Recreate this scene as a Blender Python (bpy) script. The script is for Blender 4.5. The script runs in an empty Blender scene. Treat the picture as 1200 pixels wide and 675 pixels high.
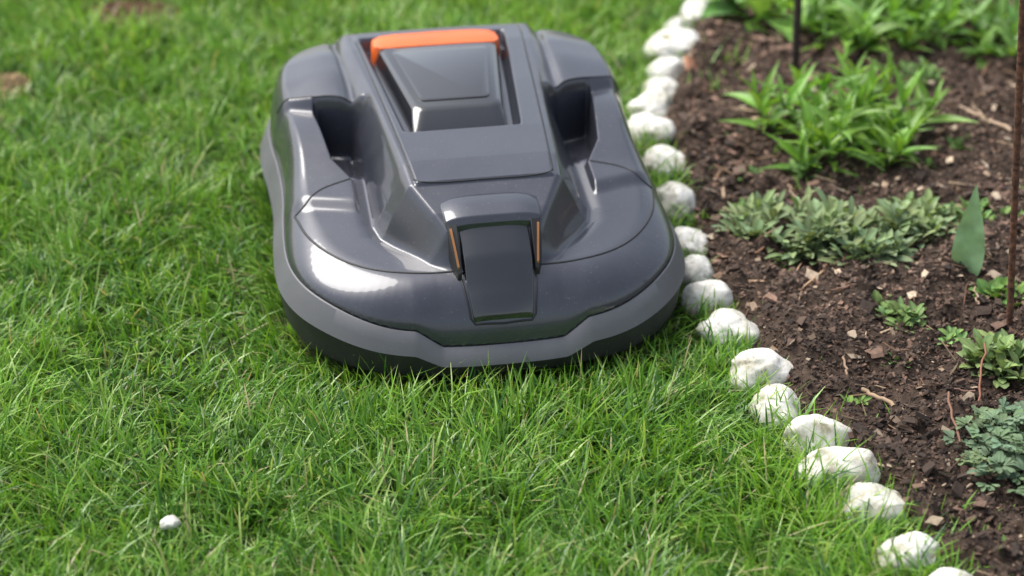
import bpy, bmesh, math, random
import numpy as np
from mathutils import Vector, Matrix, noise as mn
random.seed(4); rng=np.random.default_rng(4)
S=bpy.context.scene
S.view_settings.view_transform='Standard'; S.view_settings.look='None'; S.view_settings.exposure=0

# ------------------------------------------------------------ helpers
def smooth(a,b,x):
    t=np.clip((x-a)/(b-a),0,1); return t*t*(3-2*t)
def crisp(a,b,x,r=.18):
    t=(x-a)/(b-a)
    def sp(v): return np.where(v<-r,0,np.where(v>r,v,(v+r)**2/(4*r)))
    return np.clip(sp(t)-sp(t-1),0,1)
def vnoise(x,y,sc,seed):
    r=np.random.default_rng(seed).random((64,64))
    fx=x/sc+1000.3; fy=y/sc+1000.7
    ix=np.floor(fx).astype(int); iy=np.floor(fy).astype(int); tx=fx-ix; ty=fy-iy
    tx=tx*tx*(3-2*tx); ty=ty*ty*(3-2*ty)
    a=r[ix%64,iy%64]; b=r[(ix+1)%64,iy%64]; c=r[ix%64,(iy+1)%64]; d=r[(ix+1)%64,(iy+1)%64]
    return (a*(1-tx)+b*tx)*(1-ty)+(c*(1-tx)+d*tx)*ty
def link(o,parent=None):
    S.collection.objects.link(o)
    if parent: o.parent=parent
    return o
def quads_mesh(name,V,Q,col=None,mats=(),smoothf=True,parent=None,sharp=None,midx=None):
    V=np.asarray(V,dtype=np.float32); Q=np.asarray(Q,dtype=np.int32)
    me=bpy.data.meshes.new(name)
    me.vertices.add(len(V)); me.vertices.foreach_set('co',V.ravel())
    n=Q.shape[1]
    me.loops.add(Q.size); me.loops.foreach_set('vertex_index',Q.ravel())
    me.polygons.add(len(Q))
    me.polygons.foreach_set('loop_start',np.arange(len(Q),dtype=np.int32)*n)
    me.polygons.foreach_set('loop_total',np.full(len(Q),n,dtype=np.int32))
    if midx is not None: me.polygons.foreach_set('material_index',np.asarray(midx,dtype=np.int32))
    me.update(calc_edges=True)
    me.polygons.foreach_set('use_smooth',np.full(len(Q),smoothf))
    if col is not None:
        a=me.color_attributes.new('Col','FLOAT_COLOR','POINT')
        c=np.ones((len(V),4),dtype=np.float32); c[:,:3]=col
        a.data.foreach_set('color',c.ravel())
    for m in mats: me.materials.append(m)
    if sharp: me.set_sharp_from_angle(angle=math.radians(sharp))
    o=bpy.data.objects.new(name,me); return link(o,parent)

def newmat(name):
    m=bpy.data.materials.new(name); m.use_nodes=True
    nt=m.node_tree; b=nt.nodes['Principled BSDF']; return m,nt,b
def N(nt,t,**k):
    n=nt.nodes.new(t)
    for a,v in k.items(): setattr(n,a,v)
    return n
def leafmat(name,trans=0.35,rough=0.45,spec=0.4,tex=True):
    m,nt,b=newmat(name)
    at=N(nt,'ShaderNodeAttribute',attribute_name='Col')
    src=at.outputs['Color']
    if tex:
        no=N(nt,'ShaderNodeTexNoise'); no.inputs['Scale'].default_value=60
        geo=N(nt,'ShaderNodeTexCoord'); nt.links.new(geo.outputs['Object'],no.inputs['Vector'])
        mr=N(nt,'ShaderNodeMapRange'); mr.inputs['To Min'].default_value=.7; mr.inputs['To Max'].default_value=1.3
        nt.links.new(no.outputs['Fac'],mr.inputs['Value'])
        mx=N(nt,'ShaderNodeVectorMath',operation='SCALE')
        nt.links.new(at.outputs['Color'],mx.inputs[0]); nt.links.new(mr.outputs[0],mx.inputs['Scale']); src=mx.outputs[0]
    nt.links.new(src,b.inputs['Base Color'])
    b.inputs['Roughness'].default_value=rough; b.inputs['Specular IOR Level'].default_value=spec
    tr=N(nt,'ShaderNodeBsdfTranslucent'); 
    m2=N(nt,'ShaderNodeVectorMath',operation='MULTIPLY'); m2.inputs[1].default_value=(1.5,1.4,.7)
    nt.links.new(src,m2.inputs[0]); nt.links.new(m2.outputs[0],tr.inputs['Color'])
    ms=N(nt,'ShaderNodeMixShader'); ms.inputs[0].default_value=trans
    out=nt.nodes['Material Output']
    nt.links.new(b.outputs[0],ms.inputs[1]); nt.links.new(tr.outputs[0],ms.inputs[2]); nt.links.new(ms.outputs[0],out.inputs[0])
    return m

# ------------------------------------------------------------ camera
cam=bpy.data.cameras.new('camera'); co=bpy.data.objects.new('camera',cam); link(co)
co.location=(0,0,1.57); co.rotation_euler=(math.radians(60),0,0)
cam.sensor_width=36; cam.lens=75.9; cam.clip_end=500; cam.clip_start=.05
cam.dof.use_dof=True; cam.dof.focus_distance=2.80; cam.dof.aperture_fstop=2.5
S.camera=co
# ------------------------------------------------------------ light
SE,SA=56,-58
w=bpy.data.worlds.new('World'); S.world=w; w.use_nodes=True
nt=w.node_tree; bg=nt.nodes['Background']
sk=N(nt,'ShaderNodeTexSky',sky_type='NISHITA'); sk.sun_disc=False
sk.sun_elevation=math.radians(SE); sk.sun_rotation=math.radians(SA); sk.dust_density=3; sk.air_density=1.2
hs=N(nt,'ShaderNodeHueSaturation'); hs.inputs['Saturation'].default_value=.5; hs.inputs['Value'].default_value=1.6
nt.links.new(sk.outputs[0],hs.inputs['Color']); nt.links.new(hs.outputs[0],bg.inputs[0]); bg.inputs[1].default_value=.15
sl=bpy.data.lights.new('sun','SUN'); sl.energy=4.1; sl.angle=math.radians(38); sl.color=(1,.96,.89)
so=bpy.data.objects.new('sun',sl); link(so)
d=Vector((math.sin(math.radians(SA))*math.cos(math.radians(SE)),math.cos(math.radians(SA))*math.cos(math.radians(SE)),math.sin(math.radians(SE))))
so.rotation_euler=d.to_track_quat('Z','Y').to_euler(); so.location=d*6

# ------------------------------------------------------------ border line
stones=[(.472,2.060,.080,.055),(.438,2.155,.076,.062),(.412,2.222,.084,.060),(.389,2.297,.088,.052),(.348,2.377,.066,.062),
(.334,2.458,.076,.055),(.300,2.575,.080,.058),(.274,2.655,.062,.045),(.267,2.735,.055,.060),(.263,2.825,.056,.075),(.252,2.955,.054,.095),
(.237,3.09,.070,.062),(.230,3.195,.064,.070),(.237,3.293,.072,.058),(.254,3.361,.066,.056),(.270,3.423,.062,.052),(.290,3.54,.090,.095),
(.303,3.63,.058,.045),(.341,3.70,.068,.085),(.375,3.80,.075,.075),(.41,3.89,.07,.07),(.44,3.98,.08,.07),
(.51,1.975,.078,.06),(.545,1.90,.08,.06),(.58,1.82,.075,.06)]
so_=sorted(stones,key=lambda s:s[1])
eY=np.array([0.5]+[s[1] for s in so_]+[6.0]); eX=np.array([1.1]+[s[0] for s in so_]+[1.2])
def edge(Y): return np.interp(Y,eY,eX)

# ------------------------------------------------------------ ground
m,nt,b=newmat('lawn_soil')
no=N(nt,'ShaderNodeTexNoise'); no.inputs['Scale'].default_value=40; no.inputs['Detail'].default_value=8
cr=N(nt,'ShaderNodeValToRGB'); cr.color_ramp.elements[0].position=.3; cr.color_ramp.elements[0].color=(.025,.03,.01,1); cr.color_ramp.elements[1].position=.7; cr.color_ramp.elements[1].color=(.07,.10,.022,1)
tc=N(nt,'ShaderNodeTexCoord'); nt.links.new(tc.outputs['Object'],no.inputs['Vector'])
nt.links.new(no.outputs['Fac'],cr.inputs[0]); nt.links.new(cr.outputs[0],b.inputs['Base Color']); b.inputs['Roughness'].default_value=.95
bp=N(nt,'ShaderNodeBump'); bp.inputs['Distance'].default_value=.02; nt.links.new(no.outputs['Fac'],bp.inputs['Height']); nt.links.new(bp.outputs[0],b.inputs['Normal'])
g=60
quads_mesh('lawn_ground',[(-g,-g,0),(g,-g,0),(g,g,0),(-g,g,0)],[(0,1,2,3)],mats=[m])

# bed sheet
m,nt,b=newmat('bed_soil')
tc=N(nt,'ShaderNodeTexCoord')
n1=N(nt,'ShaderNodeTexNoise'); n1.inputs['Scale'].default_value=90; n1.inputs['Detail'].default_value=10; n1.inputs['Roughness'].default_value=.7
n2=N(nt,'ShaderNodeTexNoise'); n2.inputs['Scale'].default_value=6; n2.inputs['Detail'].default_value=4
cr=N(nt,'ShaderNodeValToRGB'); e=cr.color_ramp.elements; e[0].position=.32; e[0].color=(.018,.012,.009,1); e[1].position=.72; e[1].color=(.11,.076,.056,1)
nt.links.new(tc.outputs['Object'],n1.inputs['Vector']); nt.links.new(tc.outputs['Object'],n2.inputs['Vector'])
ad=N(nt,'ShaderNodeMath',operation='MULTIPLY_ADD'); ad.inputs[1].default_value=.35; ad.inputs[2].default_value=-.17
nt.links.new(n2.outputs['Fac'],ad.inputs[0]); a2=N(nt,'ShaderNodeMath',operation='ADD'); nt.links.new(n1.outputs['Fac'],a2.inputs[0]); nt.links.new(ad.outputs[0],a2.inputs[1])
nt.links.new(a2.outputs[0],cr.inputs[0]); nt.links.new(cr.outputs[0],b.inputs['Base Color']); b.inputs['Roughness'].default_value=.95; b.inputs['Specular IOR Level'].default_value=.2
bp=N(nt,'ShaderNodeBump'); bp.inputs['Distance'].default_value=.006; nt.links.new(n1.outputs['Fac'],bp.inputs['Height']); nt.links.new(bp.outputs[0],b.inputs['Normal'])
def bedz(X,Y):
    k=smooth(0,.05,X-edge(Y))
    return .004+k*(.004+.024*vnoise(X,Y,.13,1)+.022*vnoise(X,Y,.045,2)+.016*vnoise(X,Y,.018,3)+.006*vnoise(X,Y,.008,4))
ny,nx=900,420
yy=np.linspace(1.2,5.5,ny); tt=np.linspace(0,1,nx)**1.4
Yg=np.repeat(yy[:,None],nx,1); Xg=edge(Yg)+.0+tt[None,:]*2.2
Zg=bedz(Xg,Yg)
V=np.stack([Xg,Yg,Zg],-1).reshape(-1,3)
i=np.arange(ny*nx).reshape(ny,nx)
Q=np.stack([i[:-1,:-1],i[:-1,1:],i[1:,1:],i[1:,:-1]],-1).reshape(-1,4)
quads_mesh('flower_bed_soil',V,Q,mats=[m])

# chips
def rotp(P,a,i,j):
    c=np.cos(a)[:,None]; s=np.sin(a)[:,None]; A=P[:,:,i].copy(); B=P[:,:,j].copy()
    P[:,:,i]=c*A-s*B; P[:,:,j]=s*A+c*B
def chipmesh(X,Y,Zb,L,r,pal,flat,mod,asp=(.25,.9)):
    n=len(X); W=L*r.uniform(asp[0],asp[1],n); T=L*r.uniform(.15,.6,n)*flat
    base=np.array([[-1,-1,-1],[1,-1,-1],[1,1,-1],[-1,1,-1],[-1,-1,1],[1,-1,1],[1,1,1],[-1,1,1]],float)*.5
    P=base[None]*np.stack([L,W,T],-1)[:,None,:]
    P*= r.uniform(.35,1.15,(n,8,3))
    rotp(P,r.normal(0,.4,n),0,2); rotp(P,r.normal(0,.4,n),1,2); rotp(P,r.uniform(0,6.283,n),0,1)
    P[:,:,0]+=X[:,None]; P[:,:,1]+=Y[:,None]; P[:,:,2]+=(Zb+T*.3)[:,None]
    F=np.array([[0,3,2,1],[4,5,6,7],[0,1,5,4],[1,2,6,5],[2,3,7,6],[3,0,4,7]])
    Q=(F[None]+(np.arange(n)*8)[:,None,None]).reshape(-1,4)
    pal=np.array(pal); c=pal[r.integers(0,len(pal),n)]*r.uniform(.6,1.35,(n,1))*mod[:,None]
    return P.reshape(-1,3),Q,np.repeat(c,8,0)
def chips(n,x0,x1,y0,y1,smin,smax,pal,seed,flat=1.0,lift=.0,bias=None,pw=2.6,asp=(.25,.9)):
    r=np.random.default_rng(seed)
    X=r.uniform(x0,x1,n*2); Y=r.uniform(y0,y1,n*2)
    k=(X>edge(Y)+.012)
    if bias is not None: k&=r.random(len(X))<bias(X,Y)
    X=X[k][:n];Y=Y[k][:n]; n=len(X)
    L=smin+(smax-smin)*r.random(n)**pw
    dp=.68+.50*smooth(2.3,3.0,Y+.9*(vnoise(X,Y,.2,77)-.5))
    return chipmesh(X,Y,bedz(X,Y)+lift*r.random(n),L,r,pal,flat,dp,asp)
def diffmat(name,rough=.85,sc=150):
    m,nt,b=newmat(name)
    at=N(nt,'ShaderNodeAttribute',attribute_name='Col'); tc=N(nt,'ShaderNodeTexCoord')
    no=N(nt,'ShaderNodeTexNoise'); no.inputs['Scale'].default_value=sc; no.inputs['Detail'].default_value=3
    nt.links.new(tc.outputs['Object'],no.inputs['Vector'])
    mr=N(nt,'ShaderNodeMapRange'); mr.inputs['To Min'].default_value=.4; mr.inputs['To Max'].default_value=1.6
    nt.links.new(no.outputs['Fac'],mr.inputs['Value']); mx=N(nt,'ShaderNodeVectorMath',operation='SCALE')
    nt.links.new(at.outputs['Color'],mx.inputs[0]); nt.links.new(mr.outputs[0],mx.inputs['Scale']); nt.links.new(mx.outputs[0],b.inputs['Base Color'])
    b.inputs['Roughness'].default_value=rough; b.inputs['Specular IOR Level'].default_value=.25
    return m
mulchm=diffmat('bark')
pal=[(.108,.073,.054),(.140,.090,.066),(.066,.045,.035),(.042,.030,.024),(.178,.112,.080),(.116,.079,.060),(.088,.062,.048),(.046,.034,.028)]
A=chips(110000,.2,1.15,1.85,4.25,.0015,.010,pal,11,pw=2)
B=chips(5500,.2,1.25,1.75,4.3,.007,.026,pal+[(.24,.15,.11)],12,flat=.6,lift=.006,bias=lambda x,y:.15+.85*(vnoise(x,y,.3,9)>.5))
Cc=chips(2600,.2,1.25,1.75,4.3,.003,.022,[(.42,.33,.24),(.32,.23,.16)],13,flat=.25,lift=.006,pw=4)
Cs=chips(1000,.2,1.25,1.75,4.3,.012,.060,[(.42,.31,.20),(.28,.18,.11),(.20,.11,.07)],15,flat=.08,lift=.008,pw=1.6,asp=(.03,.07))
D=chips(14000,1.15,2.4,1.3,5.4,.008,.03,pal,14)
def cat(lst):
    V=[];Q=[];C=[];o=0
    for a_ in lst:
        V.append(a_[0]);Q.append(a_[1]+o);C.append(a_[2]);o+=len(a_[0])
    return np.concatenate(V),np.concatenate(Q),np.concatenate(C)
V,Q,C=cat((A,B,Cc,Cs,D))
quads_mesh('bark_mulch',V,Q,C,[mulchm],smoothf=False)
bares=[(-.70,3.72,.085,.06,(.15,.085,.05)),(-.875,3.40,.04,.045,(.27,.19,.10))]
L_=[]
r=np.random.default_rng(61)
for bx,by,rx,ry,c_ in bares:
    n=2600; a=r.uniform(0,6.283,n); q=np.sqrt(r.random(n))*1.15
    X=bx+rx*q*np.cos(a); Y=by+ry*q*np.sin(a)
    L_.append(chipmesh(X,Y,.006+.018*vnoise(X,Y,.04,8)*(1.2-q),.003+.010*r.random(n)**2,r,[c_,tuple(k*.6 for k in c_),tuple(k*1.3 for k in c_)],.8,np.ones(n)))
V,Q,C=cat(L_); quads_mesh('bare_soil',V,Q,C,[mulchm],smoothf=False)

# ------------------------------------------------------------ stones
m,nt,b=newmat('white_stone')
tc=N(nt,'ShaderNodeTexCoord'); oi=N(nt,'ShaderNodeObjectInfo')
n1=N(nt,'ShaderNodeTexNoise',noise_dimensions='4D'); n1.inputs['Scale'].default_value=24; n1.inputs['Detail'].default_value=9; n1.inputs['Roughness'].default_value=.65
n2=N(nt,'ShaderNodeTexNoise',noise_dimensions='4D'); n2.inputs['Scale'].default_value=60; n2.inputs['Detail'].default_value=8; n2.inputs['Roughness'].default_value=.75
sc=N(nt,'ShaderNodeMath',operation='MULTIPLY'); sc.inputs[1].default_value=30
nt.links.new(oi.outputs['Random'],sc.inputs[0])
for n_ in (n1,n2):
    nt.links.new(tc.outputs['Object'],n_.inputs['Vector']); nt.links.new(sc.outputs[0],n_.inputs['W'])
cr=N(nt,'ShaderNodeValToRGB'); e=cr.color_ramp.elements
e[0].position=.36; e[0].color=(.27,.25,.16,1); e[1].position=.46; e[1].color=(.58,.56,.49,1)
x=e.new(.57); x.color=(.79,.77,.72,1)
nt.links.new(n1.outputs['Fac'],cr.inputs[0])
cr2=N(nt,'ShaderNodeValToRGB'); e=cr2.color_ramp.elements; e[0].position=.36; e[0].color=(.34,.32,.27,1); e[1].position=.45; e[1].color=(1,1,1,1)
nt.links.new(n2.outputs['Fac'],cr2.inputs[0])
mu=N(nt,'ShaderNodeMix',data_type='RGBA',blend_type='MULTIPLY'); mu.inputs[0].default_value=.8
nt.links.new(cr.outputs[0],mu.inputs[6]); nt.links.new(cr2.outputs[0],mu.inputs[7])
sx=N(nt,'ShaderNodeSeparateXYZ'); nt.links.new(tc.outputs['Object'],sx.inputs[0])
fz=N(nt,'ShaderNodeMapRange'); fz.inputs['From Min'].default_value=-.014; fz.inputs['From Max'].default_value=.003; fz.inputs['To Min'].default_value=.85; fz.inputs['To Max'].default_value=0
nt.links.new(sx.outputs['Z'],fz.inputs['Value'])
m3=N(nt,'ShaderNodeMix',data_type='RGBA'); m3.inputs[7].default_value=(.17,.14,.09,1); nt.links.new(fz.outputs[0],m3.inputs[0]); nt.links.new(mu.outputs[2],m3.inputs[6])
nt.links.new(m3.outputs[2],b.inputs['Base Color']); b.inputs['Roughness'].default_value=.75
bp=N(nt,'ShaderNodeBump'); bp.inputs['Distance'].default_value=.003; bp.inputs['Strength'].default_value=.6; nt.links.new(n2.outputs['Fac'],bp.inputs['Height']); nt.links.new(bp.outputs[0],b.inputs['Normal'])
stone_m=m
def stone(x,y,lx,ly,h,seed,name='edging_stone',z=None,mat=None):
    bm=bmesh.new(); bmesh.ops.create_icosphere(bm,subdivisions=5,radius=1)
    off=Vector((seed*3.7,seed*1.3,seed*7.1))
    rs=random.Random(seed*7)
    cuts=[(Vector((rs.gauss(0,1),rs.gauss(0,1),rs.gauss(0,.8)+.3)).normalized(),rs.uniform(.78,.98)) for _ in range(5)]
    for v in bm.verts:
        n=v.co.normalized()
        f=1+.30*mn.noise(n*.9+off)+.09*mn.noise(n*2.2+off)+.028*mn.noise(n*5+off)+.010*mn.noise(n*14+off)
        p=n*f
        for cn,cd in cuts:
            dd=p.dot(cn)-cd
            if dd>0: p=p-cn*dd*.6
        v.co=Vector((p.x*lx*.58,p.y*ly*.58,p.z*h*.66))
    me=bpy.data.meshes.new(name); bm.to_mesh(me); bm.free()
    for p in me.polygons: p.use_smooth=True
    me.materials.append(mat or stone_m)
    ob=bpy.data.objects.new(name,me); link(ob)
    ob.location=(x,y,h*.38 if z is None else z); ob.rotation_euler=(random.uniform(-.2,.2),random.uniform(-.2,.2),random.uniform(-.5,.5))
    return ob
for k,(x,y,lx,ly) in enumerate(stones): stone(x+random.uniform(-.005,.005),y-.010,lx*random.uniform(.92,1.10),ly*random.uniform(.9,1.1),.042+.018*random.random(),k+1)
stone(.378,2.50,.024,.02,.016,91,z=.032); stone(.305,3.44,.02,.02,.03,92,z=.03)
stone(-.407,2.092,.022,.016,.013,93,name='pebble',z=.038)
tm,nt,b=newmat('terracotta'); b.inputs['Roughness'].default_value=.9
no=N(nt,'ShaderNodeTexNoise'); no.inputs['Scale'].default_value=40
cr=N(nt,'ShaderNodeValToRGB'); cr.color_ramp.elements[0].color=(.22,.08,.04,1); cr.color_ramp.elements[1].color=(.5,.25,.15,1)
nt.links.new(no.outputs['Fac'],cr.inputs[0]); nt.links.new(cr.outputs[0],b.inputs['Base Color'])
def shard():
    bm=bmesh.new(); nn=9
    vs=[]
    for zz in (0,1):
        for i in range(nn):
            t=i/(nn-1); a=-.5+t
            r=.05+zz*.007
            wv=.035-.012*abs(t-.4)
            for s in (-1,1): vs.append(bm.verts.new((r*math.sin(a),s*wv*(.7+.3*t),r*math.cos(a)-.045)))
    def q(a,b_,c,d_): bm.faces.new([vs[a],vs[b_],vs[c],vs[d_]])
    K=nn*2
    for i in range(nn-1):
        q(2*i,2*i+1,2*i+3,2*i+2); q(K+2*i,K+2*i+2,K+2*i+3,K+2*i+1); q(2*i,2*i+2,K+2*i+2,K+2*i); q(2*i+1,K+2*i+1,K+2*i+3,2*i+3)
    q(0,K,K+1,1); q(K-2,K-1,2*K-1,2*K-2)
    me=bpy.data.meshes.new('terracotta_shard'); bm.normal_update(); bm.to_mesh(me); bm.free(); me.materials.append(tm)
    ob=bpy.data.objects.new('terracotta_shard',me); link(ob); ob.location=(.308,3.39,.036); ob.rotation_euler=(.5,1.0,.5)
shard()

# ------------------------------------------------------------ MOWER
AL=math.radians(9.5); MX,MY=-.009,2.445
mow=bpy.data.objects.new('robotic_lawn_mower',None); link(mow); mow.location=(MX,MY,0); mow.rotation_euler=(0,0,AL)
half=[(0,.004),(.06,.006),(.12,.016),(.17,.033),(.212,.064),(.246,.108),(.265,.16),(.271,.22),(.268,.30),(.262,.38),(.263,.46),(.268,.53),(.267,.59),(.256,.645),(.226,.684),(.165,.703),(.08,.711),(0,.713)]
def outline(ns):
    pts=half+[(-a,b_) for a,b_ in half[-2:0:-1]]
    P=np.array(pts); n=len(P); M=12; out=[]
    for i in range(n):
        p0,p1,p2,p3=P[i-1],P[i],P[(i+1)%n],P[(i+2)%n]
        for k in range(M):
            t=k/M
            out.append(.5*((2*p1)+(-p0+p2)*t+(2*p0-5*p1+4*p2-p3)*t*t+(-p0+3*p1-3*p2+p3)*t**3))
    out=np.array(out); dd=np.r_[0,np.cumsum(np.linalg.norm(np.diff(np.vstack([out,out[:1]]),axis=0),axis=1))]
    s=np.linspace(0,dd[-1],ns,endpoint=False); oo=np.vstack([out,out[:1]])
    return np.stack([np.interp(s,dd,oo[:,0]),np.interp(s,dd,oo[:,1])],-1)
NS=800
OL=outline(NS); OLc=outline(160)
def edist(u,w_):
    A_=OLc; B_=np.roll(OLc,-1,0); p=np.stack([u.ravel(),w_.ravel()],-1); best=np.full(len(p),9.)
    for a_,b2 in zip(A_,B_):
        ab=b2-a_; t=np.clip(((p-a_)@ab)/(ab@ab),0,1); dd=p-(a_+t[:,None]*ab)
        best=np.minimum(best,(dd**2).sum(1))
    return np.sqrt(best).reshape(u.shape)
def zb(u,w_):
    a=np.abs(u); 
    return .072+.024*crisp(.082,.116,a,.12)+.022*smooth(.12,.27,a)+.015*smooth(.2,.6,w_)
CX=-.010
def height(u,w_):
    a=np.abs(u); e=edist(u,w_); z0=zb(u,w_)
    hood=.152+.034*smooth(.05,.42,w_)-.010*(a/.27)**2
    sh=.238-.012*smooth(.6,.70,w_)-.018*smooth(.17,.27,a)-.008*smooth(.56,.45,w_)
    line=.455+(a-.15)*.42
    msh=crisp(line-.008,line+.005,w_,.3)*smooth(.11,.14,a)
    aout=np.interp(w_,[.30,.35,.47],[.166,.190,.204])
    fen=crisp(aout-.001,aout+.004,a,.3)*crisp(.262,.280,w_+(.27-a)*.30,.3)
    hood=hood+fen*(.008+.020*smooth(.28,.46,w_))
    base=hood+(sh-hood)*msh
    zs=np.interp(w_,[0,.06,.09,.12,.17,.22,.3,.45,.6,.66,.72],[.15,.165,.196,.212,.232,.239,.243,.246,.246,.243,.232])
    sw=np.interp(w_,[0,.06,.09,.12,.17,.63,.72],[.03,.04,.062,.078,.104,.140,.145])
    sl_=np.interp(w_,[0,.1,.2,.5,.7],[.02,.026,.042,.020,.014])
    ms=1-crisp(0,1,(a-sw)/sl_,.16)
    ms=ms*smooth(.062,.095,w_)
    z=base+(zs-base)*ms
    gv=np.exp(-((a-(sw+sl_+.003))/np.interp(w_,[.1,.5,.6],[.014,.008,.0045]))**2)*smooth(.1,.16,w_)*smooth(.70,.64,w_)
    z=z-.006*gv
    ain=.152+.0*w_
    pit=crisp(ain-.004,ain+.003,a,.3)*crisp(-aout-.003,-aout+.003,-a,.3)*smooth(.31,.40,w_)*crisp(-line-.005,-line+.005,-w_,.3)
    z=z-.044*pit
    hw=np.interp(w_,[.17,.63],[.094,.128]); ua=np.abs(u)
    hp=smooth(hw+.0015,hw-.0015,ua)*smooth(.166,.170,w_)*smooth(.66,.655,w_)
    z=z+.0035*hp
    uc=np.abs(u-CX); bw=np.interp(w_,[.31,.62],[.079,.107])
    bl=crisp(-bw-.005,-bw+.003,-uc,.25)*crisp(.304,.314,w_,.25)*crisp(-.638,-.630,-w_,.25)
    z=z-.022*bl
    E=np.interp(w_,[0,.12,.28,.45,.6,.72],[.070,.066,.038,.026,.030,.038])
    x=np.clip(e/E,0,1); pr=(1-(1-x)**2.1)**.58
    z=z0+(z-z0)*pr
    return z
C0=np.array([0,.36]); NT=300
tt=np.linspace(.004,1,NT)**.93
U=C0[0]+tt[:,None]*(OL[None,:,0]-C0[0]); W=C0[1]+tt[:,None]*(OL[None,:,1]-C0[1])
Z=height(U,W)
V=np.stack([U,W,Z],-1).reshape(-1,3)
i=np.arange(NT*NS).reshape(NT,NS); j=np.roll(i,-1,1)
Q=np.stack([i[:-1],i[1:],j[1:],j[:-1]],-1).reshape(-1,4)
def carpaint(name,base,rough,metal=.0,coat=.6,dust=0.0,crough=.07):
    m,nt,b=newmat(name); b.inputs['Roughness'].default_value=rough; b.inputs['Metallic'].default_value=metal
    b.inputs['Coat Weight'].default_value=coat; b.inputs['Coat Roughness'].default_value=crough
    tc=N(nt,'ShaderNodeTexCoord'); no=N(nt,'ShaderNodeTexNoise'); no.inputs['Scale'].default_value=9; no.inputs['Detail'].default_value=8; no.inputs['Roughness'].default_value=.7
    nt.links.new(tc.outputs['Object'],no.inputs['Vector'])
    cr=N(nt,'ShaderNodeValToRGB'); cr.color_ramp.elements[0].color=(*[c*.88 for c in base],1); cr.color_ramp.elements[1].color=(*[c*1.14 for c in base],1)
    cr.color_ramp.elements[0].position=.3; cr.color_ramp.elements[1].position=.7
    nt.links.new(no.outputs['Fac'],cr.inputs[0]); src=cr.outputs[0]
    if dust>0:
        sp=N(nt,'ShaderNodeTexNoise'); sp.inputs['Scale'].default_value=260; sp.inputs['Detail'].default_value=3
        nt.links.new(tc.outputs['Object'],sp.inputs['Vector'])
        c2=N(nt,'ShaderNodeMapRange'); c2.inputs['From Min'].default_value=.64; c2.inputs['From Max'].default_value=.74; c2.inputs['To Max'].default_value=dust
        nt.links.new(sp.outputs['Fac'],c2.inputs['Value'])
        mm=N(nt,'ShaderNodeMath',operation='MULTIPLY'); nt.links.new(c2.outputs[0],mm.inputs[0]); nt.links.new(no.outputs['Fac'],mm.inputs[1])
        mix=N(nt,'ShaderNodeMix',data_type='RGBA'); mix.inputs[7].default_value=(.26,.24,.20,1)
        nt.links.new(mm.outputs[0],mix.inputs[0]); nt.links.new(src,mix.inputs[6]); src=mix.outputs[2]
    nt.links.new(src,b.inputs['Base Color'])
    mr=N(nt,'ShaderNodeMapRange'); mr.inputs['From Min'].default_value=.3; mr.inputs['From Max'].default_value=.7; mr.inputs['To Min'].default_value=rough*.8; mr.inputs['To Max'].default_value=rough*1.3
    nt.links.new(no.outputs['Fac'],mr.inputs['Value']); nt.links.new(mr.outputs[0],b.inputs['Roughness'])
    return m
paint=carpaint('graphite_paint',(.040,.043,.058),.33,.3,.7,dust=.5,crough=.05)
gloss=carpaint('glossy_dark_plastic',(.016,.017,.021),.12,0,.9)
bump_lit=carpaint('bumper_rubber_skylit',(.105,.107,.118),.5,0,.0,dust=.5)  # upward chamfer: the sky light it catches is painted into the colour
bump_shaded=carpaint('bumper_rubber_shaded',(.030,.031,.033),.6,0,.0,dust=.6)  # same rubber as the chamfer, shade on the lower wall painted in
blk=carpaint('black_plastic',(.012,.012,.013),.5,0,.0)
org=carpaint('orange_plastic',(.70,.125,.018),.42,0,.2)
cop=carpaint('copper_contact',(.55,.25,.1),.3,.8,.0)
quads_mesh('shell',V,Q,mats=[paint],parent=mow,sharp=60)
# bumper
T=np.roll(OL,-1,0)-np.roll(OL,1,0); T/=np.linalg.norm(T,axis=1)[:,None]; Nn=np.stack([T[:,1],-T[:,0]],-1)
ZB=zb(OL[:,0],OL[:,1])
def ringset(prof):
    R=[]
    for o_,zf in prof:
        p=OL+Nn*o_; z=zf(ZB) if callable(zf) else np.full(NS,zf)
        R.append(np.column_stack([p,z]))
    return np.array(R)
prof=[(-.010,lambda z:z-.002),(-.002,lambda z:z-.004),(.001,lambda z:z-.001),(.003,lambda z:z-.002),(.012,lambda z:z-.010-.22*(z-.072)),(.0165,lambda z:z-.019-.32*(z-.072)),(.0178,lambda z:z-.022-.32*(z-.072)),(.0160,lambda z:z-.0240-.32*(z-.072)),(.009,.036),(.005,.029),(-.004,.026),(-.03,.026),(-.035,.05)]
R=ringset(prof); nr=len(prof)
i=np.arange(nr*NS).reshape(nr,NS); j=np.roll(i,-1,1)
Q=np.stack([i[:-1],i[1:],j[1:],j[:-1]],-1); mi=np.repeat((np.arange(nr-1)>=6).astype(int)[:,None],NS,1)
quads_mesh('bumper',R.reshape(-1,3),Q.reshape(-1,4),mats=[bump_lit,bump_shaded],parent=mow,sharp=35,midx=mi.ravel())
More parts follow.
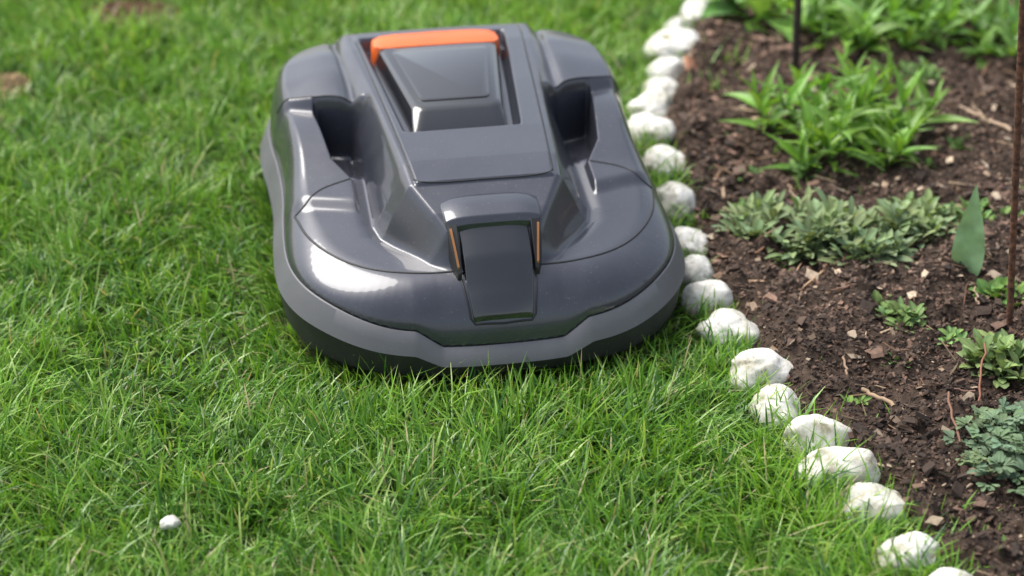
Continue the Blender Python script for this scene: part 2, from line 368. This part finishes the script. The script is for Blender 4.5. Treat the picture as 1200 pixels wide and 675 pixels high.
# chassis
def loft(name,rings,mat,parent=mow,cap0=True,cap1=True,bev=0,sharp=35,closed=True):
    bm=bmesh.new(); VR=[[bm.verts.new(p) for p in r] for r in rings]; n=len(rings[0])
    for a_,b2 in zip(VR[:-1],VR[1:]):
        for k in range(n if closed else n-1): bm.faces.new([a_[k],a_[(k+1)%n],b2[(k+1)%n],b2[k]])
    if cap0: bm.faces.new(VR[0][::-1])
    if cap1: bm.faces.new(VR[-1])
    bmesh.ops.recalc_face_normals(bm,faces=bm.faces)
    me=bpy.data.meshes.new(name); bm.to_mesh(me); bm.free(); me.materials.append(mat)
    for p in me.polygons: p.use_smooth=True
    me.set_sharp_from_angle(angle=math.radians(sharp))
    o_=bpy.data.objects.new(name,me); link(o_,parent)
    if bev:
        bv=o_.modifiers.new('bevel','BEVEL'); bv.width=bev; bv.segments=3; bv.limit_method='ANGLE'; bv.angle_limit=math.radians(30); bv.harden_normals=False
    return o_
cr_=[(C0[0]+(p[0]-C0[0])*.9,C0[1]+(p[1]-C0[1])*.92) for p in OL[::8]]
loft('chassis',[[(x,y,.03) for x,y in cr_],[(x,y,.07) for x,y in cr_]],blk)
for sx in (-1,1):
    for (wx,wy,r,wd,nm) in ((.2,.57,.085,.04,'rear_wheel'),(.12,.12,.04,.025,'front_wheel')):
        rr=[]
        for xo,f in ((-.5,.8),(-.5,.95),(-.35,1),(.35,1),(.5,.95),(.5,.8)):
            rr.append([(sx*wx+xo*wd,wy+r*f*math.cos(t*math.pi/16),r+r*f*math.sin(t*math.pi/16)) for t in range(32)])
        loft(nm,rr,blk)
# display cover
def rrect(pts,z,rad,n=6):
    out=[];P=[Vector(p) for p in pts]
    for k in range(len(P)):
        p=P[k];a_=(P[k-1]-p);b2=(P[(k+1)%len(P)]-p); r_=min(rad,a_.length*.45,b2.length*.45)
        s=p+a_.normalized()*r_; e_=p+b2.normalized()*r_
        for q in range(n+1):
            t=q/n; out.append(((1-t)**2*s+2*t*(1-t)*p+t*t*e_))
    return [(v.x,v.y,z(v.x,v.y) if callable(z) else z) for v in out]
def trap(w0,h0,w1,h1): return [(CX-h0,w0),(CX+h0,w0),(CX+h1,w1),(CX-h1,w1)]
def ctop(w_): return .004*float(smooth(.33,.45,w_))
loft('display_cover',[rrect(trap(.322,.068,.622,.100),.222,.014),rrect(trap(.324,.068,.622,.100),lambda u,w_:.230+.004*float(smooth(.3,.5,w_)),.014),
     rrect(trap(.352,.063,.612,.094),lambda u,w_:.252+ctop(w_),.018),
     rrect(trap(.360,.058,.604,.088),lambda u,w_:.2555+ctop(w_),.018)],gloss,bev=.0015,sharp=25)
loft('display_window',[rrect(trap(.378,.050,.550,.072),lambda u,w_:.2555+ctop(w_)-.002,.010),rrect(trap(.378,.050,.550,.072),lambda u,w_:.2568+ctop(w_),.010),
  rrect(trap(.381,.047,.547,.069),lambda u,w_:.2578+ctop(w_),.010)],gloss,sharp=25)
def ubar(name,mat,outer,inner):
    bm=bmesh.new(); rows=[]
    for (ou,ow),(iu,iw) in zip(outer,inner):
        f=lambda t:(ou+(iu-ou)*t,ow+(iw-ow)*t)
        rows.append([bm.verts.new((*f(0),.226)),bm.verts.new((*f(.04),.246)),bm.verts.new((*f(.09),.2550)),bm.verts.new((*f(.17),.2585)),bm.verts.new((*f(.45),.2600)),bm.verts.new((*f(.97),.2606)),bm.verts.new((*f(1),.2596)),bm.verts.new((*f(1),.236))])
    for a_,b2 in zip(rows[:-1],rows[1:]):
        for k in range(7): bm.faces.new([a_[k],a_[k+1],b2[k+1],b2[k]])
    bm.faces.new(rows[0]); bm.faces.new(rows[-1][::-1])
    bmesh.ops.recalc_face_normals(bm,faces=bm.faces)
    me=bpy.data.meshes.new(name); bm.to_mesh(me); bm.free(); me.materials.append(mat)
    for p in me.polygons: p.use_smooth=True
    me.set_sharp_from_angle(angle=math.radians(50))
    o_=bpy.data.objects.new(name,me); link(o_,mow); return o_
oc=[(-.0965,.578),(-.0985,.596),(-.097,.614),(-.086,.626),(-.06,.631),(-.03,.632),(0,.633),(.03,.632),(.06,.631),(.086,.626),(.097,.614),(.0985,.596),(.0965,.578)]
ic=[(-.086,.5655),(-.081,.5665),(-.075,.567),(-.066,.568),(-.05,.5685),(-.025,.569),(0,.569),(.025,.569),(.05,.5685),(.066,.568),(.075,.567),(.081,.5665),(.086,.5655)]
ubar('orange_panel',org,[(u+CX,w_) for u,w_ in oc],[(u+CX,w_) for u,w_ in ic])
# seams
def curve(name,pts,r,mat,parent=mow,cyc=False):
    cu=bpy.data.curves.new(name,'CURVE'); cu.dimensions='3D'; cu.bevel_depth=r; cu.bevel_resolution=2
    sp=cu.splines.new('POLY'); sp.points.add(len(pts)-1)
    for p,q in zip(sp.points,pts): p.co=(*q,1)
    sp.use_cyclic_u=cyc; cu.materials.append(mat); o_=bpy.data.objects.new(name,cu); return link(o_,parent)
def cr_path(P,m_=14):
    P=np.array(P,float); P=np.vstack([2*P[0]-P[1],P,2*P[-1]-P[-2]]); out=[]
    for i in range(1,len(P)-2):
        for k in range(m_):
            t=k/m_; p0,p1,p2,p3=P[i-1:i+3]
            out.append(.5*((2*p1)+(-p0+p2)*t+(2*p0-5*p1+4*p2-p3)*t*t+(-p0+3*p1-3*p2+p3)*t**3))
    out.append(P[-2]); return np.array(out)
def lin_path(P,m_=14):
    out=[]
    P=np.array(P,float)
    for a_,b2 in zip(P[:-1],P[1:]):
        for k in range(m_): out.append(a_+(b2-a_)*k/m_)
    out.append(P[-1]); return np.array(out)
def seam(P,sm=True,r=.0014,mir=True):
    q=cr_path(P) if sm else lin_path(P)
    for s in ((1,-1) if mir else (1,)):
        uu=q[:,0]*s; z=height(uu,q[:,1])
        curve('seam',[(a_,b2,c_-.0004) for a_,b2,c_ in zip(uu,q[:,1],z)],r,blk)
seam([(.05,.066),(.10,.071),(.15,.087),(.19,.115),(.222,.155),(.243,.20),(.255,.255)],r=.0018)
seam([(.255,.255),(.238,.262),(.212,.285),(.172,.30)],r=.0016)
seam([(0,.1685),(.06,.1685),(.088,.171),(.0955,.18)],r=.0012)
seam([(.0955,.18),(.128,.63)],sm=False,r=.0014)
seam([(.152,.464),(.18,.476),(.215,.490),(.245,.503),(.258,.51)],r=.0014)
seam([(.052,.060),(.047,.030),(.0435,.014),(.038,.0105),(.0,.0095)],sm=False,r=.0016)
# charging nose
pl=[]
for w_,zz,hw in ((.0115,None,.0395),(.0135,None,.0415),(.02,None,.0425),(.03,None,.044),(.042,None,.046),(.052,.172,.0465),(.062,.180,.047),(.082,.193,.048),(.100,.206,.049)):
    h0=float(height(np.array([0.]),np.array([w_]))[0])
    zt=h0+.006 if zz is None else zz
    sec=[(-hw,w_,h0-.03 if h0>.1 else .07)]
    for k in range(-6,7):
        t=k/6; sec.append((hw*.97*t,w_-(.003 if w_<.05 else 0)*(1-t*t),zt-.004*abs(t)**4+.001*(1-t*t)))
    sec.append((hw,w_,h0-.03 if h0>.1 else .07)); pl.append(sec)
loft('charging_nose',pl,gloss,bev=.001,sharp=30)
fr=[]
for w_,hw,zz in ((.092,.060,.208),(.098,.064,.216),(.112,.065,.220),(.135,.066,.224),(.150,.062,.222)):
    sec=[(-hw,w_,.16)]
    for k in range(-8,9):
        t=k/8; sec.append((hw*t,w_,zz-.006*abs(t)**5))
    sec.append((hw,w_,.16)); fr.append(sec)
loft('nose_hood',fr,paint,bev=.0015,sharp=30)
for s in (-1,1):
    ck=[]
    for w_,z_,ww in ((.050,.158,.056),(.062,.174,.060),(.08,.196,.064),(.098,.212,.064)):
        ck.append([(s*.0495,w_,.14),(s*.0495,w_,z_),(s*(ww-.002),w_,z_-.003),(s*ww,w_,.14)])
    loft('nose_cheek',ck,blk,bev=.001)
    ck=[]
    for w_,z_,uo in ((.054,.1635,.0535),(.066,.1795,.0555),(.08,.1965,.058),(.088,.204,.0592)):
        ck.append([(s*(uo-.0016),w_,z_-.01),(s*(uo-.0016),w_,z_+.001),(s*(uo+.0014),w_,z_+.0008),(s*(uo+.0014),w_,z_-.01)])
    loft('charging_contact',ck,cop)

# ------------------------------------------------------------ grass
def blades(X,Y,L,Wd,az,lean,curl,col,zbase=0,lv=4,facing=None):
    n=len(X); t=np.linspace(0,1,lv)
    dx=np.cos(az);dy=np.sin(az)
    hor=(np.sin(lean)[:,None]*t+curl[:,None]*t**2)
    ver=(np.cos(lean)[:,None]*t-.55*np.abs(curl)[:,None]*t**2.2)
    nrm=np.sqrt((hor[:,-1])**2+(ver[:,-1])**2)[:,None]
    nrm=np.maximum(nrm,.6)
    hor=hor/nrm*L[:,None]; ver=ver/nrm*L[:,None]
    fa=az+np.pi/2 if facing is None else facing
    px=np.cos(fa);py=np.sin(fa)
    wd=Wd[:,None]*np.array([.75,1,.8,.06])[None,:]*.5
    cx=X[:,None]+dx[:,None]*hor; cy=Y[:,None]+dy[:,None]*hor; cz=zbase+np.maximum(ver,.002)
    P=np.empty((n,lv,2,3),dtype=np.float32)
    for s,k in ((-1,0),(1,1)):
        P[:,:,k,0]=cx+s*px[:,None]*wd; P[:,:,k,1]=cy+s*py[:,None]*wd; P[:,:,k,2]=cz
    q=[]
    for l in range(lv-1): q.append([2*l,2*l+1,2*l+3,2*l+2])
    q=np.array(q); Q=(q[None]+(np.arange(n)*lv*2)[:,None,None]).reshape(-1,4)
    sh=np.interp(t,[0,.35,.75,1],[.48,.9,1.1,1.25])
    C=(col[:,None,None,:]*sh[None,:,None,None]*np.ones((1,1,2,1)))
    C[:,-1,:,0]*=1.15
    C=C.reshape(-1,3)
    return P.reshape(-1,3),Q,C
def mower_local(X,Y):
    dX=X-MX;dY=Y-MY; return dX*math.cos(AL)+dY*math.sin(AL), -dX*math.sin(AL)+dY*math.cos(AL)
def inside(u,w_):
    r=np.zeros(len(u),bool); A_=OLc; B_=np.roll(OLc,-1,0)
    for a_,b2 in zip(A_,B_):
        c=((a_[1]>w_)!=(b2[1]>w_)); 
        if a_[1]!=b2[1]: r^= c&(u<(b2[0]-a_[0])*(w_-a_[1])/(b2[1]-a_[1])+a_[0])
    return r
def grass_field(n,x0,x1,y0,y1,seed,wmul=1,excl=None):
    r=np.random.default_rng(seed)
    nt_=n//9
    tx=r.uniform(x0,x1,nt_); ty=r.uniform(y0,y1,nt_)
    k=np.repeat(np.arange(nt_),9)
    X=tx[k]+r.normal(0,.009,len(k)); Y=ty[k]+r.normal(0,.009,len(k))
    taz=r.uniform(0,6.283,nt_)[k]; tl=r.uniform(.70,1.30,nt_)[k]; tcv=r.uniform(0,1,nt_)[k]
    fl=vnoise(X,Y,.16,21)*6.283*1.6
    m_=X<edge(Y)+.004+ (r.random(len(X))**6)*.035
    bare=sum(1.6*np.exp(-(((X-bx)/rx)**2+((Y-by)/ry)**2)**1.5) for bx,by,rx,ry,_ in bares)
    m_&=r.random(len(X))>bare*.96
    m_&=r.random(len(X))>.45*smooth(.58,.8,vnoise(X,Y,.09,5))
    if excl: m_&=~((X>excl[0])&(X<excl[1])&(Y>excl[2])&(Y<excl[3]))
    u,w_=mower_local(X,Y); ins=inside(u,w_); 
    near=(np.abs(u)<.33)&(w_>-.06)&(w_<.78); e=np.full(len(X),9.)
    e[near]=edist(u[near],w_[near])
    m_&=~(ins&(e>.006))
    sel=np.where(m_)[0]; X,Y,taz,tl,tcv,fl,e,u,w_,bare=[q[sel] for q in (X,Y,taz,tl,tcv,fl,e,u,w_,bare)]
    n=len(X)
    patch=vnoise(X,Y,.22,31)*.6+vnoise(X,Y,.07,32)*.4
    L=(.030+.040*r.random(n)**1.6)*tl*(.68+.65*patch)*(1+.22*smooth(2.6,2.2,Y))*(1-.4*np.clip(bare,0,1))
    az=np.where(r.random(n)<.45,fl,taz)+r.normal(0,.6,n)
    lean=np.abs(r.normal(.45,.38,n)); curl=r.uniform(.0,.85,n)
    flat=r.random(n)<.14; lean[flat]=r.uniform(.9,1.35,flat.sum())
    cl=e<.05
    cu,sn=math.cos(AL),math.sin(AL)
    ou=u/.27; ow=(w_-.36)/.36; ou=np.sign(ou)*np.abs(ou)**3; ow=np.sign(ow)*np.abs(ow)**3
    wx=ou*cu-ow*sn; wy=ou*sn+ow*cu
    az=np.where(cl,np.arctan2(wy,wx)+r.normal(0,.75,n),az)
    L=np.where(e<.03,L*.9,L)
    edd=edge(Y)-X; L=np.where(edd<.02,L*.85,L); 
    Wd=(.0018+.0018*r.random(n))*wmul
    c1=np.array([.080,.210,.020]);c2=np.array([.195,.390,.044]);c3=np.array([.31,.44,.12]);c4=np.array([.038,.122,.020])
    t=np.clip(.55*tcv+.45*r.random(n)+1.0*(patch-.5)+.12*smooth(2.6,3.4,Y),0,1)[:,None]
    col=c1*(1-t)+c2*t
    dk=(r.random(n)<.20)[:,None]; col=np.where(dk,c4,col)
    dry=(r.random(n)<.025)[:,None]; col=np.where(dry,np.array([.42,.37,.21]),col)
    yl=(r.random(n)<.12)[:,None]; col=np.where(yl,c3,col)
    fac=az+np.pi/2+r.normal(0,.7,n)
    return blades(X,Y,L,Wd,az,lean,curl,col,facing=fac)
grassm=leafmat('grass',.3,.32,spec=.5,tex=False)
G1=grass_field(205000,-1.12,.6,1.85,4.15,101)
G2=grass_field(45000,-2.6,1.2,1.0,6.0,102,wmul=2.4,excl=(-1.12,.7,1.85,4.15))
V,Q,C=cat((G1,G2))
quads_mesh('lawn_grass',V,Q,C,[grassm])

def tufts(lst,seed):
    r=np.random.default_rng(seed); X=[];Y=[];L=[];
    for (x,y,rad,n,l) in lst:
        X.append(x+r.normal(0,rad,n));Y.append(y+r.normal(0,rad,n));L.append(l*r.uniform(.5,1.2,n))
    X=np.concatenate(X);Y=np.concatenate(Y);L=np.concatenate(L);n=len(X)
    col=np.array([.14,.30,.04])*(.7+.8*r.random((n,1)))
    return blades(X,Y,L,.0022+.0015*r.random(n),r.uniform(0,6.283,n),np.abs(r.normal(.4,.3,n)),r.uniform(0,.7,n),col,zbase=.012)
tl_=[(.36,3.46,.02,50,.06),(.32,3.34,.015,30,.05),(.47,2.20,.03,60,.045),(.40,2.26,.012,40,.05),(.365,2.335,.012,30,.05),(.49,2.12,.025,70,.05),(.29,2.62,.012,25,.04),
(.40,2.42,.02,15,.04),(.28,2.89,.01,20,.05),(.27,3.02,.01,20,.05),(.255,3.14,.01,20,.05),(.46,2.99,.015,25,.05),(.33,3.60,.02,40,.05),(.52,2.02,.03,80,.05),(.55,2.14,.02,25,.04),(.31,2.52,.012,25,.04),(.40,3.75,.02,50,.06),(.56,2.95,.02,10,.04),
(.445,2.30,.02,25,.035),(.58,2.07,.03,40,.04),(.50,2.26,.04,14,.03),(.36,2.66,.03,12,.03),(.72,2.50,.03,14,.03)]
g3=tufts(tl_,55); quads_mesh('weed_grass',g3[0],g3[1],g3[2],[grassm])

# ------------------------------------------------------------ leafy plants
class Leaves:
    def __init__(s): s.V=[];s.Q=[];s.C=[];s.n=0
    def leaf(s,base,az,el,L,Wd,bend=.6,fold=.35,col=(.08,.2,.03),shape=(0.12,.75,1,.9,.6,.28,.02),twist=0,mid=1.35,wave=0):
        nl=len(shape); p=Vector(base); e=el; st=L/(nl-1)
        side=Vector((-math.sin(az),math.cos(az),0))
        rows=[]
        for i,f in enumerate(shape):
            d_=Vector((math.cos(az)*math.cos(e),math.sin(az)*math.cos(e),math.sin(e)))
            up=side.cross(d_)*-1
            sd=side*math.cos(twist)+up*math.sin(twist); uu=d_.cross(sd)
            hw=Wd*.5*f
            for k in (-1,-.5,0,.5,1):
                rows.append(tuple(p+sd*hw*k+uu*(abs(k)*hw*fold+wave*hw*k*math.sin(i*1.9))))
                sh=mid if k==0 else (.95+.1*random.random())
                s.C.append([c*sh for c in col])
            p=p+d_*st; e-=bend/(nl-1)
        s.V+=rows
        for i in range(nl-1):
            for k in range(4):
                a_=s.n+i*5+k; s.Q.append((a_,a_+1,a_+6,a_+5))
        s.n+=nl*5
    def stem(s,a_,b2,r0,r1,col):
        a_=Vector(a_);b2=Vector(b2);ax=(b2-a_).normalized();x=ax.orthogonal().normalized();y=ax.cross(x)
        for p,r in ((a_,r0),(b2,r1)):
            for k in range(6):
                t=k*math.pi/3; s.V.append(tuple(p+(x*math.cos(t)+y*math.sin(t))*r)); s.C.append(col)
        for k in range(6): s.Q.append((s.n+k,s.n+(k+1)%6,s.n+6+(k+1)%6,s.n+6+k))
        s.n+=12
    def build(s,name,mat): return quads_mesh(name,s.V,s.Q,np.array(s.C),[mat])
plantm=leafmat('leaf_surface',.3,.4,spec=.45); softm=leafmat('downy_leaf',.15,.7,spec=.2)
R_=random.uniform
def var(c,a=.25):
    f=R_(1-a,1+a); return (c[0]*f*R_(.9,1.1),c[1]*f,c[2]*f*R_(.85,1.15))
def lanceolate_plant(name,x,y,rad,nsh,hgt,L,Wd,col,mat,nl=9,squash=1):
    P=Leaves()
    for i in range(nsh):
        a=i*2.399+R_(-.3,.3); rr=rad*math.sqrt((i+.3)/nsh); bx=x+.6*rr*math.cos(a); by=y+.6*rr*math.sin(a)*squash
        h=hgt*R_(.55,1.2)*(1-.25*rr/rad); tip=Vector((bx+.45*rr*math.cos(a)+R_(-.01,.01),by+.45*rr*math.sin(a)*squash,h))
        b=Vector((bx,by,.01)); P.stem(b,tip,.0025,.0018,var((.07,.15,.04)))
        for k in range(nl):
            t=(k+1)/nl; pos=b.lerp(tip,.25+.75*t); az=k*2.4+R_(-.4,.4)+i
            el=.35+1.0*t**1.6+R_(-.25,.25); l=L*R_(.65,1.1)*(1-.35*t**3)
            P.leaf(pos,az,el,l,Wd*R_(.8,1.15)*(l/L),bend=R_(.3,1.2),fold=R_(.25,.6),col=var(col),twist=R_(-.4,.4))
    return P.build(name,mat)
lanceolate_plant('phlox_plant',.532,3.13,.15,24,.11,.10,.0195,(.155,.30,.045),plantm,nl=11)
lanceolate_plant('phlox_plant',.64,3.60,.18,32,.13,.11,.025,(.15,.295,.05),plantm,nl=10)
lanceolate_plant('phlox_plant',.885,3.50,.095,16,.09,.09,.024,(.14,.27,.06),plantm)
P=Leaves()
for i in range(24):
    a=i*2.4; P.leaf((.475+.04*math.cos(a),3.68+.03*math.sin(a),.01),a,R_(.4,1.2),R_(.12,.18),R_(.06,.09),bend=1.1,fold=.3,col=var((.15,.30,.07)),shape=(.1,.2,.6,.95,1,.8,.4,.02))
P.build('broad_leaf_plant',plantm)
P=Leaves()
for i in range(22):
    a=i*2.4; P.leaf((.82+.06*math.cos(a),3.80+.05*math.sin(a),.01),a,R_(.3,1.1),R_(.10,.15),R_(.04,.06),bend=1.1,fold=.3,col=var((.16,.29,.08)),shape=(.1,.2,.6,.95,1,.8,.4,.02))
P.build('broad_leaf_plant',plantm)
def mat_plant(name,x,y,rx,ry,n,col,L=.032,Wd=.0105,hgt=.035,zb_=.026,lobe=.2):
    P=Leaves()
    for i in range(n):
        a=R_(0,6.283); r=math.sqrt(R_(0,1)); jx=x+rx*r*math.cos(a)*(1+lobe*math.sin(3*a)); jy=y+ry*r*math.sin(a)*(1+lobe*math.cos(2*a+1))
        h=hgt*R_(.3,1.1)*(1.15-.5*r); P.stem((jx+R_(-.01,.01),jy+R_(-.01,.01),zb_-.02),(jx,jy,zb_+h),.0014,.001,(.06,.09,.04))
        nl=random.randint(5,9)
        for k in range(nl):
            t=k/nl; l=L*R_(.6,1.15)*(1-.3*t)
            P.leaf((jx,jy,zb_+h*(.45+.55*t)),k*2.4+a,R_(.2,.7)+.8*t,l,Wd*R_(.8,1.2),bend=R_(.2,.9),fold=R_(.1,.5),col=var(col,.3),shape=(.25,.5,.85,1,.85,.15),mid=1.25,twist=R_(-.3,.3))
    return P.build(name,softm)
mat_plant('aster_plant',.475,2.78,.125,.090,100,(.20,.265,.13),L=.048,Wd=.0115,hgt=.05,lobe=.3)
mat_plant('aster_plant',.60,2.84,.06,.06,34,(.20,.275,.125),L=.040,Wd=.011)
mat_plant('low_weed',.548,2.56,.035,.03,10,(.15,.23,.08),hgt=.02)
mat_plant('low_weed',.495,2.60,.03,.02,6,(.14,.22,.07),hgt=.015)
mat_plant('low_weed',.70,2.62,.03,.03,8,(.13,.24,.06),hgt=.015,L=.04,Wd=.016)
mat_plant('low_weed',.70,2.84,.05,.05,22,(.15,.25,.08),hgt=.03)
mat_plant('low_weed',.655,2.45,.045,.04,26,(.20,.28,.11),L=.038,Wd=.013)
mat_plant('low_weed',.70,3.36,.04,.03,12,(.15,.25,.08))
mat_plant('low_weed',.46,3.01,.02,.02,6,(.14,.25,.07),hgt=.02)
mat_plant('low_weed',.72,3.10,.02,.02,4,(.14,.25,.07),hgt=.02)
mat_plant('low_weed',.80,3.62,.05,.05,14,(.14,.25,.07),hgt=.05)
mat_plant('low_weed',.39,2.74,.02,.02,5,(.14,.24,.07),hgt=.012,L=.022)
for (x,y,n) in ((.47,2.10,4),(.53,2.17,3),(.44,2.36,2),(.60,2.52,3),(.56,2.66,3),(.42,2.56,2),(.68,2.18,6),(.37,3.15,3),(.42,3.30,3),(.66,3.05,2),(.78,2.95,4),(.57,2.04,4),(.76,3.30,3),(.38,3.0,3),(.52,2.46,3),(.36,2.9,3)):
    mat_plant('low_weed',x,y,.018,.018,n,var((.14,.25,.07)),hgt=.010,L=R_(.014,.026),Wd=.008)
P=Leaves()
for i in range(190):
    a=R_(0,6.283); r=.09*math.sqrt(R_(0,1)); cx=.64+r*math.cos(a); cy=2.235+r*math.sin(a); h=R_(.025,.07)*(1.3-r/.09*.5)
    P.stem((.64+.3*r*math.cos(a),2.235+.3*r*math.sin(a),.01),(cx,cy,h),.001,.0008,(.07,.1,.05))
    a0=R_(0,6); c_=var((.15,.22,.125))
    for k in range(3):
        az=a0+(k-1)*.9
        for q in (-.45,0,.45):
            P.leaf((cx+.004*math.cos(az),cy+.004*math.sin(az),h),az+q,R_(.0,.7),R_(.010,.016),R_(.005,.007),bend=.4,fold=.2,col=c_,shape=(.4,.5,.8,1,.55),mid=1.1)
P.build('columbine_plant',softm)
P=Leaves()
P.leaf((.650,2.69,.01),math.radians(75),1.42,.165,.046,bend=-.05,fold=.30,col=(.24,.39,.20),shape=(.25,.5,.8,.97,1,.93,.82,.62,.4,.22,.03),mid=1.05,wave=.35)
P.leaf((.655,2.69,.01),math.radians(-50),.9,.05,.018,bend=.6,fold=.4,col=(.16,.30,.13),shape=(.3,.8,1,.8,.5,.03))
tu=P.build('tulip_leaf',softm)

# stakes
def stakemat(n,c1,c2):
    m,nt,b=newmat(n); tc=N(nt,'ShaderNodeTexCoord'); no=N(nt,'ShaderNodeTexNoise'); no.inputs['Scale'].default_value=120; no.inputs['Detail'].default_value=6
    nt.links.new(tc.outputs['Object'],no.inputs['Vector']); cr=N(nt,'ShaderNodeValToRGB'); cr.color_ramp.elements[0].position=.35; cr.color_ramp.elements[1].position=.65
    cr.color_ramp.elements[0].color=(*c1,1); cr.color_ramp.elements[1].color=(*c2,1); nt.links.new(no.outputs['Fac'],cr.inputs[0]); nt.links.new(cr.outputs[0],b.inputs['Base Color']); b.inputs['Roughness'].default_value=.9
    bp=N(nt,'ShaderNodeBump'); bp.inputs['Distance'].default_value=.002; nt.links.new(no.outputs['Fac'],bp.inputs['Height']); nt.links.new(bp.outputs[0],b.inputs['Normal'])
    return m
rust=stakemat('rusty_steel',(.05,.022,.014),(.18,.08,.045)); dark=stakemat('dark_steel',(.02,.015,.013),(.06,.04,.03))
def stake(name,a_,b2,r,mat):
    a_=Vector(a_);b2=Vector(b2); n=60
    ax=(b2-a_).normalized(); x=ax.orthogonal().normalized(); y=ax.cross(x); rings=[]
    for i in range(n+1):
        rr=r*(1+.10*(i%2)); p=a_.lerp(b2,i/n)
        rings.append([tuple(p+(x*math.cos(t*math.pi/5)+y*math.sin(t*math.pi/5))*rr) for t in range(10)])
    loft(name,rings,mat,parent=None,sharp=60)
stake('garden_stake',(.687,2.537,-.02),(.622,2.537,.80),.0046,rust)
stake('garden_stake',(.488,3.40,-.02),(.468,3.40,.75),.007,dark)
def twig(a_,b2,r,col):
    a_=Vector(a_);b2=Vector(b2); pts=[]
    for i in range(9):
        t=i/8; p=a_.lerp(b2,t)+Vector((R_(-1,1),R_(-1,1),R_(-.5,.8)))*.0025; pts.append(tuple(p))
    m,nt,b=newmat('twig_bark'); b.inputs['Base Color'].default_value=(*col,1); b.inputs['Roughness'].default_value=.8
    curve('twig',pts,r,m,parent=None)
twig((.735,3.22,.055),(.80,3.12,.06),.003,(.45,.32,.22))
twig((.455,2.36,.055),(.49,2.325,.052),.0028,(.35,.24,.15))
twig((.56,2.22,.04),(.56,2.33,.07),.0016,(.22,.11,.07))
twig((.60,2.33,.04),(.63,2.45,.07),.0014,(.25,.1,.06))
for k in range(40):
    x=R_(.35,1.1);y=R_(2.0,4.0)
    if x<edge(y)+.05: continue
    a=R_(0,3.14);l=R_(.02,.07); z=float(bedz(np.array([x]),np.array([y]))[0])+.006; twig((x,y,z),(x+l*math.cos(a),y+l*math.sin(a),z+R_(-.003,.008)),R_(.0008,.0018),random.choice([(.36,.25,.17),(.18,.10,.07),(.26,.17,.11)]))
